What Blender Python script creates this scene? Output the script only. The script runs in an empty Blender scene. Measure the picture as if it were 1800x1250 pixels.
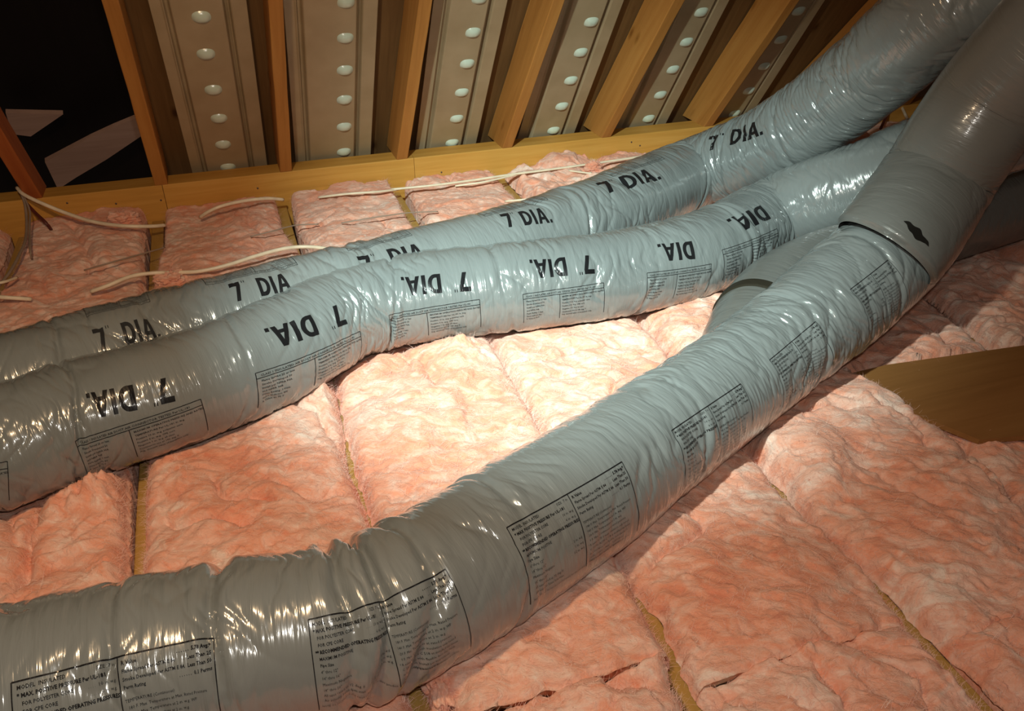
import bpy, math, numpy as np
from mathutils import Vector, Matrix

# ------------------------------------------------------------------ camera, world, lights, exposure
scene = bpy.context.scene
F_PX, PITCH, YAW, ROLL = 1454.857, 0.572186, 0.335037, 0.007516
CAM = np.array([0.687776, -2.851407, 1.111128])
fw = np.array([math.sin(YAW)*math.cos(PITCH), math.cos(YAW)*math.cos(PITCH), -math.sin(PITCH)])
rt = np.cross(fw, [0, 0, 1]); rt /= np.linalg.norm(rt)
up = np.cross(rt, fw)
rt, up = rt*math.cos(ROLL)+up*math.sin(ROLL), -rt*math.sin(ROLL)+up*math.cos(ROLL)
cd = bpy.data.cameras.new('camera'); camo = bpy.data.objects.new('camera', cd)
scene.collection.objects.link(camo)
camo.matrix_world = Matrix([[rt[0], up[0], -fw[0], CAM[0]], [rt[1], up[1], -fw[1], CAM[1]],
                            [rt[2], up[2], -fw[2], CAM[2]], [0, 0, 0, 1]])
cd.sensor_width = 36; cd.lens = F_PX*36/1800; cd.clip_start = .02
scene.camera = camo

w = bpy.data.worlds.new('world'); scene.world = w; w.use_nodes = True
w.node_tree.nodes['Background'].inputs[0].default_value = (1.0, .70, .52, 1)
w.node_tree.nodes['Background'].inputs[1].default_value = .06

def spot(name, loc, aim, power, col, cone, blend, size):
    l = bpy.data.lights.new(name, 'SPOT'); l.energy = power; l.color = col
    l.spot_size = math.radians(cone); l.spot_blend = blend; l.shadow_soft_size = size
    o = bpy.data.objects.new(name, l); scene.collection.objects.link(o)
    o.location = loc
    o.rotation_euler = (Vector(aim)-Vector(loc)).to_track_quat('-Z', 'Y').to_euler()
    return o
LAMP = (.50, -2.35, 1.60)
spot('torch_core', LAMP, (1.56, -.90, 0), 350, (.76, 1.0, .98), 54, 1.0, .02)
spot('torch_halo', LAMP, (1.0, -.80, 0), 55, (1.0, .66, .37), 124, 1.0, .055)
fl_ = bpy.data.lights.new('phone_flash', 'POINT'); fl_.energy = 23; fl_.color = (1.0, .93, .84); fl_.shadow_soft_size = .02
fo_ = bpy.data.objects.new('phone_flash', fl_); scene.collection.objects.link(fo_); fo_.location = (.74, -2.83, 1.20)

vs = scene.view_settings
vs.view_transform = 'Standard'; vs.look = 'None'; vs.gamma = 1; vs.use_curve_mapping = False
vs.exposure = 0.0

# ------------------------------------------------------------------ helpers
S = .4064          # framing spacing
HB = .0914         # plate top above the insulation
PHI = .9931        # roof pitch
X0 = .038
def V(*a): return np.array(a, float)
def ray(x, y): return fw + rt*(x-900)/F_PX - up*(y-625)/F_PX
def at(x, y, z=0.):
    d = ray(x, y); return CAM + d*((z-CAM[2])/d[2])
RN = V(0, math.sin(PHI), math.cos(PHI)); RU = V(0, -math.cos(PHI), math.sin(PHI))
def on_roof(x, y, d=0.):
    q = ray(x, y); P0 = V(0, 0, HB)+RN*d
    return CAM + q*(((P0-CAM)@RN)/(q@RN))
def proj(P):
    d = np.asarray(P)-CAM; z = d@fw
    return np.stack([900+F_PX*(d@rt)/z, 625-F_PX*(d@up)/z, z], -1)

def hsh(ix, iy, iz, seed):
    h = (ix.astype(np.int64)*374761393 + iy.astype(np.int64)*668265263 + iz.astype(np.int64)*2147483647 + seed*1274126177) & 0xffffffff
    h = ((h ^ (h >> 13))*1274126177) & 0xffffffff
    h = ((h ^ (h >> 16))*2246822519) & 0xffffffff
    return h ^ (h >> 15)
GR = np.random.RandomState(5).normal(size=(256, 3)); GR /= np.linalg.norm(GR, axis=1)[:, None]
def noise(x, y, z=0., seed=0):
    x, y, z = np.broadcast_arrays(np.asarray(x, float), np.asarray(y, float), np.asarray(z, float))
    fx, fy, fz = np.floor(x), np.floor(y), np.floor(z)
    ax, ay, az = x-fx, y-fy, z-fz
    ux, uy, uz = [t*t*t*(t*(t*6-15)+10) for t in (ax, ay, az)]
    r = 0
    for i in (0, 1):
        for j in (0, 1):
            for k in (0, 1):
                g = GR[hsh(fx+i, fy+j, fz+k, seed) & 255]
                d = g[..., 0]*(ax-i)+g[..., 1]*(ay-j)+g[..., 2]*(az-k)
                r = r + d*(ux if i else 1-ux)*(uy if j else 1-uy)*(uz if k else 1-uz)
    return r*1.6
def fbm(x, y, z=0., o=4, seed=0, g=.5):
    r = 0; a = 1; f = 1
    for i in range(o):
        r = r+a*noise(np.asarray(x)*f, np.asarray(y)*f, np.asarray(z)*f, seed+i*17); a *= g; f *= 2.03
    return r
def sstep(a, b, x):
    t = np.clip((x-a)/(b-a), 0, 1); return t*t*(3-2*t)

def mk(name, verts, faces, mat, parent=None, smooth=False, attr=None):
    me = bpy.data.meshes.new(name)
    verts = np.asarray(verts, np.float32).reshape(-1, 3)
    if isinstance(faces, np.ndarray):
        nf, k = faces.shape
        me.vertices.add(len(verts)); me.vertices.foreach_set('co', verts.ravel())
        me.loops.add(nf*k); me.loops.foreach_set('vertex_index', faces.astype(np.int32).ravel())
        me.polygons.add(nf); me.polygons.foreach_set('loop_start', np.arange(nf, dtype=np.int32)*k)
        me.update(calc_edges=True)
    else:
        me.from_pydata([tuple(map(float, v)) for v in verts], [], faces); me.update()
    me.validate()
    if smooth: me.polygons.foreach_set('use_smooth', np.ones(len(me.polygons), bool))
    for k, a in (attr or {}).items():
        at_ = me.attributes.new(k, 'FLOAT_VECTOR', 'POINT'); at_.data.foreach_set('vector', np.asarray(a, np.float32).ravel())
    if mat: me.materials.append(mat)
    o = bpy.data.objects.new(name, me); scene.collection.objects.link(o)
    if parent: o.parent = parent
    return o
def tag(o, label=None, cat=None, group=None, kind=None):
    for k, v in (('label', label), ('category', cat), ('group', group), ('kind', kind)):
        if v: o[k] = v
    return o
def empty(name, loc, label, cat, group=None):
    o = bpy.data.objects.new(name, None); scene.collection.objects.link(o); o.location = Vector(loc)
    bpy.context.view_layer.update()
    return tag(o, label, cat, group)
def adopt(child, parent):
    child.parent = parent; child.matrix_parent_inverse = Matrix.Translation(-parent.location)
def gridfaces(n, m, wrap=False, off=0):
    i = np.arange(n-1)[:, None]; j = np.arange(m if wrap else m-1)[None, :]; j2 = (j+1) % m
    return (np.stack([i*m+j, (i+1)*m+j, (i+1)*m+j2, i*m+j2], -1).reshape(-1, 4)+off)
def bar(name, A, B, wdir, w_, ddir, d_, mat, seg=1, bev=.003, wob=0., seed=0, level=None):
    """timber from A to B; width w_ centred along wdir, depth d_ going from the axis along ddir; rounded arrises"""
    A, B, wdir, ddir = map(lambda q: np.asarray(q, float), (A, B, wdir, ddir))
    L = np.linalg.norm(B-A); T = (B-A)/L
    b = bev; h = w_/2
    sec = [(-h+b, 0), (h-b, 0), (h-.3*b, .3*b), (h, b), (h, d_-b), (h-b, d_), (-h+b, d_), (-h, d_-b), (-h, b), (-h+.3*b, .3*b)]
    n = max(2, int(L/.02)); s = np.linspace(0, L, n); m = len(sec)
    P = np.zeros((n, m, 3)); fl = np.zeros((n, m, 3))
    for k, (a, d) in enumerate(sec):
        wa = wob*noise(s*6, a*30+seed, d*30, seed) if wob else 0
        P[:, k] = A+T*s[:, None]+wdir*a+ddir*d+ (wdir*np.sign(a)+ddir*(1 if d > d_/2 else -1)*.6)*np.reshape(wa, (-1, 1))*1.0
        fl[:, k] = np.stack([s+seed*3.7, np.full(n, a), np.full(n, d)], -1)
    if level is not None:
        for i in range(14):
            f_ = 1-i/14.; P[i] += T*((level-P[i, :, 2:3])/T[2]-0)*f_ if i == 0 else 0
        k0 = P[0]; k1 = P[14]
        for i in range(1, 14): P[i] = k0*(1-i/14.)+k1*(i/14.)
    F = [tuple(map(int, f)) for f in gridfaces(n, m, True)]
    F += [tuple(range(m)), tuple(range((n-1)*m+m-1, (n-1)*m-1, -1))]
    o = mk(name, P.reshape(-1, 3), F, mat, attr={'flat': fl.reshape(-1, 3)})
    # consistent outward normals
    import bmesh
    bm = bmesh.new(); bm.from_mesh(o.data); bmesh.ops.recalc_face_normals(bm, faces=bm.faces); bm.to_mesh(o.data); bm.free()
    return o
def catmull(P, n):
    P = np.asarray(P, float); P = np.vstack([2*P[0]-P[1], P, 2*P[-1]-P[-2]])
    out = []
    for i in range(1, len(P)-2):
        t = np.linspace(0, 1, n, endpoint=False)[:, None]
        a, b, c, d = P[i-1:i+3]
        out.append(.5*((2*b)+(c-a)*t+(2*a-5*b+4*c-d)*t*t+(3*b-a-3*c+d)*t**3))
    out.append(P[-2][None]); return np.vstack(out)
def resample(P, step):
    d = np.r_[0, np.cumsum(np.linalg.norm(np.diff(P[:, :3], axis=0), axis=1))]
    s = np.linspace(0, d[-1], max(3, int(d[-1]/step)))
    return np.stack([np.interp(s, d, P[:, k]) for k in range(P.shape[1])], -1), s

# ------------------------------------------------------------------ materials
def nt(name):
    m = bpy.data.materials.new(name); m.use_nodes = True; t = m.node_tree
    return m, t, t.nodes['Principled BSDF']
def N(t, typ, **k):
    n = t.nodes.new(typ)
    for a, v in k.items():
        if a.startswith('i_'): n.inputs[int(a[2:])].default_value = v
        else: setattr(n, a, v)
    return n
def ramp(t, fac, stops):
    r = t.nodes.new('ShaderNodeValToRGB'); e = r.color_ramp.elements
    e[0].position, e[0].color = stops[0][0], (*stops[0][1], 1)
    e[1].position, e[1].color = stops[-1][0], (*stops[-1][1], 1)
    for p, c in stops[1:-1]:
        q = e.new(p); q.color = (*c, 1)
    t.links.new(fac, r.inputs[0]); return r.outputs[0]
def mapped(t, src, scale):
    m = N(t, 'ShaderNodeMapping'); m.inputs['Scale'].default_value = scale
    t.links.new(src, m.inputs[0]); return m.outputs[0]
def nz(t, vec, sc, det=4, rough=.5, dist=0.):
    n = N(t, 'ShaderNodeTexNoise'); n.inputs['Scale'].default_value = sc; n.inputs['Detail'].default_value = det
    n.inputs['Roughness'].default_value = rough; n.inputs['Distortion'].default_value = dist
    t.links.new(vec, n.inputs['Vector']); return n.outputs['Fac']
def bump(t, h, strength, dist, nrm=None):
    b = N(t, 'ShaderNodeBump'); b.inputs['Strength'].default_value = strength; b.inputs['Distance'].default_value = dist
    t.links.new(h, b.inputs['Height'])
    if nrm: t.links.new(nrm, b.inputs['Normal'])
    return b.outputs[0]
def flat(t):
    return N(t, 'ShaderNodeAttribute', attribute_name='flat').outputs['Vector']

def jacket_mat(name, c0, c1, rough=.30, film=1.0):
    m, t, b = nt(name)
    v = flat(t)
    n1 = nz(t, mapped(t, v, (3, 3, 3)), 1.0, 3)
    col = ramp(t, n1, [(.3, c0), (.7, c1)])
    t.links.new(col, b.inputs['Base Color'])
    b.inputs['Roughness'].default_value = rough
    b.inputs['Specular IOR Level'].default_value = .5*film
    b.inputs['Metallic'].default_value = .06*film
    b.inputs['Coat Weight'].default_value = .9*film; b.inputs['Coat Roughness'].default_value = .12
    # fine film creases running mostly around the tube
    f1 = nz(t, mapped(t, v, (105, 10, 10)), 1.0, 3, .5, .5)
    f2 = nz(t, mapped(t, v, (230, 34, 34)), 1.0, 2, .5, .4)
    n = bump(t, f1, .50, .004)
    n = bump(t, f2, .14, .0015, n)
    t.links.new(n, b.inputs['Normal']); t.links.new(n, b.inputs['Coat Normal'])
    return m
M_JACKET = jacket_mat('grey_film', (.185, .207, .205), (.228, .252, .248), .22)
M_JACKET2 = jacket_mat('smooth_grey_film', (.150, .155, .145), (.172, .176, .165), .34, .7)
M_INK = jacket_mat('black_ink', (.008, .008, .009), (.014, .014, .015), .35, .25)
M_INK2 = jacket_mat('thin_black_ink', (.02, .022, .024), (.03, .032, .034), .35, .25)
M_STRAP = jacket_mat('brown_strap', (.022, .019, .013), (.03, .026, .018), .6, .1)

M_TEAR = jacket_mat('dark_torn_foil', (.006, .007, .006), (.04, .045, .04), .2, 1.0)

def wood_mat(name, c0, c1, c2, knots=True, rough=.62):
    m, t, b = nt(name)
    v = flat(t)
    g = nz(t, mapped(t, v, (2.2, 42, 42)), 1.0, 4, .6, .6)
    g2 = nz(t, mapped(t, v, (1.3, 7, 7)), 1.0, 3, .5)
    mx = N(t, 'ShaderNodeMix', data_type='FLOAT'); mx.inputs[0].default_value = .45
    t.links.new(g, mx.inputs[2]); t.links.new(g2, mx.inputs[3])
    col = ramp(t, mx.outputs[0], [(.30, c0), (.5, c1), (.68, c2)])
    if knots:
        vo = N(t, 'ShaderNodeTexVoronoi'); vo.inputs['Scale'].default_value = 1.0
        t.links.new(mapped(t, v, (4.3, 11, 11)), vo.inputs['Vector'])
        kr = ramp(t, vo.outputs['Distance'], [(.05, (.32, .22, .14)), (.11, (.75, .7, .6)), (.17, (1, 1, 1))])
        mu = N(t, 'ShaderNodeMix', data_type='RGBA', blend_type='MULTIPLY'); mu.inputs[0].default_value = 1
        t.links.new(col, mu.inputs[6]); t.links.new(kr, mu.inputs[7]); col = mu.outputs[2]
    t.links.new(col, b.inputs['Base Color']); b.inputs['Roughness'].default_value = rough
    b.inputs['Specular IOR Level'].default_value = .3
    t.links.new(bump(t, g, .25, .002), b.inputs['Normal'])
    return m
M_PLATE = wood_mat('pale_pine', (.46, .225, .04), (.60, .31, .06), (.68, .38, .09))
M_RAFTER = wood_mat('orange_pine', (.34, .14, .028), (.46, .20, .045), (.54, .26, .065))
M_JOIST = wood_mat('yellow_pine', (.33, .20, .05), (.44, .27, .07), (.52, .33, .10), False)
M_BOARD = wood_mat('brown_board', (.25, .115, .033), (.30, .14, .042), (.35, .17, .055), False)
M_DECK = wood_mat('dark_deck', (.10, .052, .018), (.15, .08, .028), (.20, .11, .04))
M_BAY_SHADE = wood_mat('bay_shade_deck', (.004, .002, .002), (.006, .003, .003), (.008, .005, .004), False)  # near-black colour holds the shade of the open left bay
M_LIGHT_PATCH = wood_mat('pale_light_patch', (.42, .27, .22), (.50, .33, .27), (.56, .38, .32), False)  # pale colour imitates the patches of light in the left bay
M_RED = wood_mat('red_brown_timber', (.30, .07, .02), (.42, .12, .03), (.50, .18, .05))

def foam_mat():
    m, t, b = nt('beige_foam')
    v = flat(t)
    col = ramp(t, nz(t, v, 9, 3), [(.3, (.36, .275, .160)), (.7, (.43, .335, .205))])
    t.links.new(col, b.inputs['Base Color']); b.inputs['Roughness'].default_value = .42
    b.inputs['Specular IOR Level'].default_value = .5
    t.links.new(bump(t, nz(t, v, 240, 2), .12, .001), b.inputs['Normal'])
    return m
M_FOAM = foam_mat()
def bead_mat():
    m, t, b = nt('shiny_foam_dimple')
    b.inputs['Base Color'].default_value = (.60, .70, .58, 1); b.inputs['Roughness'].default_value = .22  # pale green base colour also carries the glints on the dimples
    b.inputs['Specular IOR Level'].default_value = .9
    return m
M_BEAD = bead_mat()

def wool_mat():
    m, t, b = nt('pink_glass_wool')
    g = N(t, 'ShaderNodeNewGeometry').outputs['Position']
    mr_ = N(t, 'ShaderNodeMapping'); mr_.inputs['Rotation'].default_value = (0, 0, .45); t.links.new(g, mr_.inputs[0]); v = mr_.outputs[0]
    n1 = nz(t, mapped(t, v, (16, 26, 16)), 1.0, 6, .66, 1.0)
    n2 = nz(t, mapped(t, v, (3, 4, 3)), 1.0, 3, .5)
    mx = N(t, 'ShaderNodeMix', data_type='FLOAT'); mx.inputs[0].default_value = .35
    t.links.new(n1, mx.inputs[2]); t.links.new(n2, mx.inputs[3])
    col = ramp(t, mx.outputs[0], [(.33, (.79, .285, .175)), (.44, (.86, .395, .26)), (.53, (.89, .53, .405)), (.64, (.93, .75, .645))])
    t.links.new(col, b.inputs['Base Color']); b.inputs['Roughness'].default_value = .9
    b.inputs['Specular IOR Level'].default_value = .08
    b.inputs['Sheen Weight'].default_value = .25; b.inputs['Sheen Roughness'].default_value = .5
    b.inputs['Sheen Tint'].default_value = (1, .8, .72, 1)
    b.inputs['Subsurface Weight'].default_value = .0
    f1 = nz(t, mapped(t, v, (38, 60, 40)), 1.0, 5, .62, 1.6)
    f2 = nz(t, mapped(t, v, (160, 260, 200)), 1.0, 4, .6, 1.0)
    n = bump(t, f1, .48, .010); n = bump(t, f2, .55, .003, n)
    t.links.new(n, b.inputs['Normal'])
    return m
M_WOOL = wool_mat()
def fibre_mat():
    m, t, b = nt('pale_pink_fibre')
    v = N(t, 'ShaderNodeNewGeometry').outputs['Position']
    t.links.new(ramp(t, nz(t, v, 30, 3), [(.35, (.82, .40, .31)), (.65, (.93, .72, .63))]), b.inputs['Base Color'])
    b.inputs['Roughness'].default_value = .7; b.inputs['Specular IOR Level'].default_value = .2
    return m
M_FIBRE = fibre_mat()
def plain(name, c, r=.5, spec=.5):
    m, t, b = nt(name)
    v = N(t, 'ShaderNodeTexCoord').outputs['Object']
    col = ramp(t, nz(t, v, 30, 3), [(.3, tuple(x*.88 for x in c)), (.7, tuple(min(1, x*1.1) for x in c))])
    t.links.new(col, b.inputs['Base Color']); b.inputs['Roughness'].default_value = r; b.inputs['Specular IOR Level'].default_value = spec
    return m
M_CABLE = plain('cream_cable_sheath', (.86, .74, .55), .4)
M_DCABLE = plain('dark_red_cable_sheath', (.12, .025, .02), .45)
M_GCABLE = plain('grey_cable_sheath', (.33, .25, .19), .45)
M_DRYWALL = plain('dusty_drywall', (.20, .15, .11), .9, .1)
M_NAIL = plain('rusty_steel', (.10, .06, .04), .5)

# ------------------------------------------------------------------ ducts
RD = .124
def ctrl(tx, ty, nx, ny, r=RD, w_=None, sink=0.0, zc=None):
    """top edge pixel + direction towards the lower edge -> centre point of the tube"""
    n = np.array([nx, ny], float); n /= np.linalg.norm(n)
    ww = w_ or 100.
    for _ in range(30):
        cx, cy = tx+n[0]*ww, ty+n[1]*ww
        d = ray(cx, cy)
        if w_: t_ = r*F_PX/(w_)*1.0
        else:
            t_ = (r-sink-CAM[2])/d[2]; ww = r*F_PX/t_
        P = CAM+d*t_
        if w_: break
    return np.r_[P, r]

class Duct:
    def __init__(self, name, pts, seed, mat, label, amp=1.0, folds=(), nth=224, ds=.0025, cinch=(), smooth_from=None, group=None, extra=None):
        P = catmull(np.array(pts), 24)
        for _ in range(40):      # relax
            P[1:-1] = .5*P[1:-1]+.25*(P[:-2]+P[2:])
        P, s = resample(P, ds)
        C, R = P[:, :3], P[:, 3]
        T = np.gradient(C, axis=0); T /= np.linalg.norm(T, axis=1)[:, None]
        Up = V(0, 0, 1)-T*T[:, 2:3]; Up /= np.linalg.norm(Up, axis=1)[:, None]
        Sd = np.cross(T, Up)
        th = np.linspace(0, 2*math.pi, nth, endpoint=False)
        self.s, self.th, self.C, self.R, self.T = s, th, C, R, T
        cs, sn = np.cos(th)[None, :], np.sin(th)[None, :]
        ss = s[:, None]+0*cs
        a, b_ = cs*RD+0*ss, sn*RD+0*ss
        k = np.gradient(T, axis=0)/np.gradient(s)[:, None]          # curvature vector
        kdot = (k@V(0, 0, 1))[:, None]*sn*0 + (k*Sd).sum(1)[:, None]*cs+(k*Up).sum(1)[:, None]*sn   # >0 on the inside of bends
        warp = fbm(ss*5, a*9, b_*9, 2, seed)*.03
        msk = sstep(-.25, .45, fbm(ss*3.2, a*6, b_*6, 2, seed+3))
        m2 = .35+.9*msk+np.clip(kdot*1.2, 0, .8)
        # slanting pleats: narrow across the run, long around it
        def pleat(fs, fa, sd, sl, sharp):
            q = noise((ss+warp+sl*(b_-a*.3))*fs, a*fa, b_*fa, sd)
            return -np.exp(-np.abs(q)*sharp)
        h = .0034*fbm(ss*4, a*6, b_*6, 2, seed+7)
        h = h+m2*(.0042*(pleat(10, 3.6, seed+11, .30, 9)+.2)+.0030*(pleat(19, 4.5, seed+12, -.38, 8)+.22)
                  + .0020*(pleat(38, 5.5, seed+13, .22, 6)+.25)+.0010*(pleat(75, 9, seed+14, -.15, 4)+.3))
        h = h+.0012*noise(ss*55+warp*50, a*5, b_*5, seed+20)*(.3+msk)
        cp = proj(C)[:, :2]
        for (cx_, cy_, wd, dp, tilt) in cinch:
            s0 = s[np.argmin(((cp-V(cx_, cy_))**2).sum(1))]
            q = (ss-s0-tilt*b_-.012*noise(a*9, b_*9, s0*5, seed+30))/wd
            g = np.exp(-q*q)
            h = h-.8*dp*g*np.clip(.55+.9*noise(a*9+s0*3, b_*9, ss*3, seed+31), .1, 1.2)+ .22*dp*(np.exp(-((q-2.6)/1.6)**2)+np.exp(-((q+2.6)/1.6)**2))
            h = h+.0008*g*noise(a*90, b_*90, ss*10, seed+33)
        sm = 1.0 if smooth_from is None else (1-.9*sstep(smooth_from, smooth_from+.12, ss))
        h = h*amp*sm
        # settles: flattened where it lies on the ground side
        rr = R[:, None]+h
        low = sstep(.3, 1.0, -sn)*(1-sstep(.14, .20, C[:, 2])[:, None])
        rr = rr*(1-.10*low*(np.abs(sn)**2))
        if extra is not None: rr = extra(self, ss, rr)
        self.P = C[:, None, :]+(Sd[:, None, :]*cs[..., None]+Up[:, None, :]*sn[..., None])*rr[..., None]
        self.Nn = Sd[:, None, :]*cs[..., None]+Up[:, None, :]*sn[..., None]
        self.fl = np.stack([ss+seed, a, b_], -1)
        n, m = ss.shape
        F = gridfaces(n, m, True)[:, ::-1]
        vp = self.P.reshape(-1, 3)
        self.root = empty(name, C[len(C)//2]*[1, 1, 0], label, 'air duct', group)
        self.obj = mk('jacket', vp, F, mat, None, True, {'flat': self.fl.reshape(-1, 3)})
        adopt(self.obj, self.root)
        pr = proj(self.P); vis = ((CAM-self.P)*self.Nn).sum(-1) > 0
        self.px = pr[..., :2]; self.px[~vis] = 1e6
    def find(self, x, y):
        d = (self.px[..., 0]-x)**2+(self.px[..., 1]-y)**2
        i, j = np.unravel_index(np.argmin(d), d.shape)
        return self.s[i], self.th[j]*RD
    def surf(self, s, wv, off=.0007):
        fi = np.clip(s/self.s[-1]*(len(self.s)-1), 0, len(self.s)-1.001)
        fj = (wv/RD) % (2*math.pi)/(2*math.pi)*len(self.th)
        i, j = fi.astype(int), fj.astype(int) % len(self.th); u, v = (fi-i)[:, None], (fj-np.floor(fj))[:, None]
        j2 = (j+1) % len(self.th)
        def bl(A): return (A[i, j]*(1-u)*(1-v)+A[i+1, j]*u*(1-v)+A[i, j2]*(1-u)*v+A[i+1, j2]*u*v)
        return bl(self.P)+self.Nn[i, j]*off, np.stack([s+self.fl[0, 0, 0], RD*np.cos(wv/RD), RD*np.sin(wv/RD)], -1)
    def stamp(self, name, uv, faces, s0, w0, du, dv, mat, off=.0007, label=None):
        """du, dv: 2D vectors (s,w) for one metre of u and v"""
        uv = np.asarray(uv, float)
        s = s0+uv[:, 0]*du[0]+uv[:, 1]*dv[0]; w_ = w0+uv[:, 0]*du[1]+uv[:, 1]*dv[1]
        P, fl = self.surf(s, w_, off)
        o = mk(name, P, faces, mat, None, True, {'flat': fl})
        adopt(o, self.root)
        if label: o['label'] = label
        return o

# ---- lettering shapes in metres
class Ink:
    def __init__(self): self.v = []; self.f = []
    def quad(self, a, b, c, d, st=.0035):
        a, b, c, d = [np.array(q, float) for q in (a, b, c, d)]
        n = max(1, int(max(np.linalg.norm(b-a), np.linalg.norm(c-d))/st)); m = max(1, int(max(np.linalg.norm(d-a), np.linalg.norm(c-b))/st))
        o = len(self.v)
        for i in range(n+1):
            for j in range(m+1):
                u, v = i/n, j/m
                self.v.append((a*(1-u)+b*u)*(1-v)+(d*(1-u)+c*u)*v)
        for i in range(n):
            for j in range(m):
                p = o+i*(m+1)+j; self.f.append((p, p+m+1, p+m+2, p+1))
    def line(self, a, b, w_):
        a, b = np.array(a, float), np.array(b, float); d = (b-a)/np.linalg.norm(b-a); n = np.array([-d[1], d[0]])*w_/2
        self.quad(a-n, b-n, b+n, a+n)
    def addmesh(self, vs_, fs, ox, oy):
        o = len(self.v)
        self.v += [np.array([ox+p[0], oy+p[1]]) for p in vs_]; self.f += [tuple(o+i for i in q) for q in fs]
H = .050; ST = .0115
def big_seven(ink, x):
    ink.quad((x, H-ST), (x+.034, H-ST), (x+.034, H), (x, H))
    ink.quad((x+.010, 0), (x+.0225, 0), (x+.034, H-ST), (x+.0215, H-ST))
    for k in (0, 1): ink.quad((x+.041+k*.007, H-.006), (x+.0435+k*.007, H-.006), (x+.0435+k*.007, H+.001), (x+.041+k*.007, H+.001))
def big_dia(ink, x):
    ink.quad((x, 0), (x+ST, 0), (x+ST, H), (x, H))
    r = H/2; cx = x+.016
    ink.quad((x+ST, 0), (cx, 0), (cx, ST*.85), (x+ST, ST*.85)); ink.quad((x+ST, H-ST*.85), (cx, H-ST*.85), (cx, H), (x+ST, H))
    n = 14
    for i in range(n):
        a0, a1 = -math.pi/2+math.pi*i/n, -math.pi/2+math.pi*(i+1)/n
        f = lambda a, q, p: (cx+q*math.cos(a), r+p*math.sin(a))
        ink.quad(f(a0, .022-ST, r-ST*.85), f(a0, .022, r), f(a1, .022, r), f(a1, .022-ST, r-ST*.85))
    x += .044
    ink.quad((x, 0), (x+ST, 0), (x+ST, H), (x, H))
    x += .0165
    ink.quad((x, 0), (x+ST, 0), (x+.0255, H), (x+.0155, H)); ink.quad((x+.031, 0), (x+.0425, 0), (x+.0275, H), (x+.0175, H))
    ink.quad((x+.010, .011), (x+.033, .011), (x+.030, .0195), (x+.0125, .0195))
    x += .046
    ink.quad((x, 0), (x+.0095, 0), (x+.0095, .0095), (x, .0095))
def lettering(kind):
    k = Ink()
    if kind in ('both', 'seven'): big_seven(k, 0)
    if kind == 'both': big_dia(k, .072)
    if kind == 'wide': big_seven(k, 0); big_dia(k, .088)
    if kind == 'dia': big_dia(k, 0)
    return k
WID = {'both': .072+.1165, 'wide': .088+.1165, 'dia': .1165, 'seven': .05}

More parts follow.
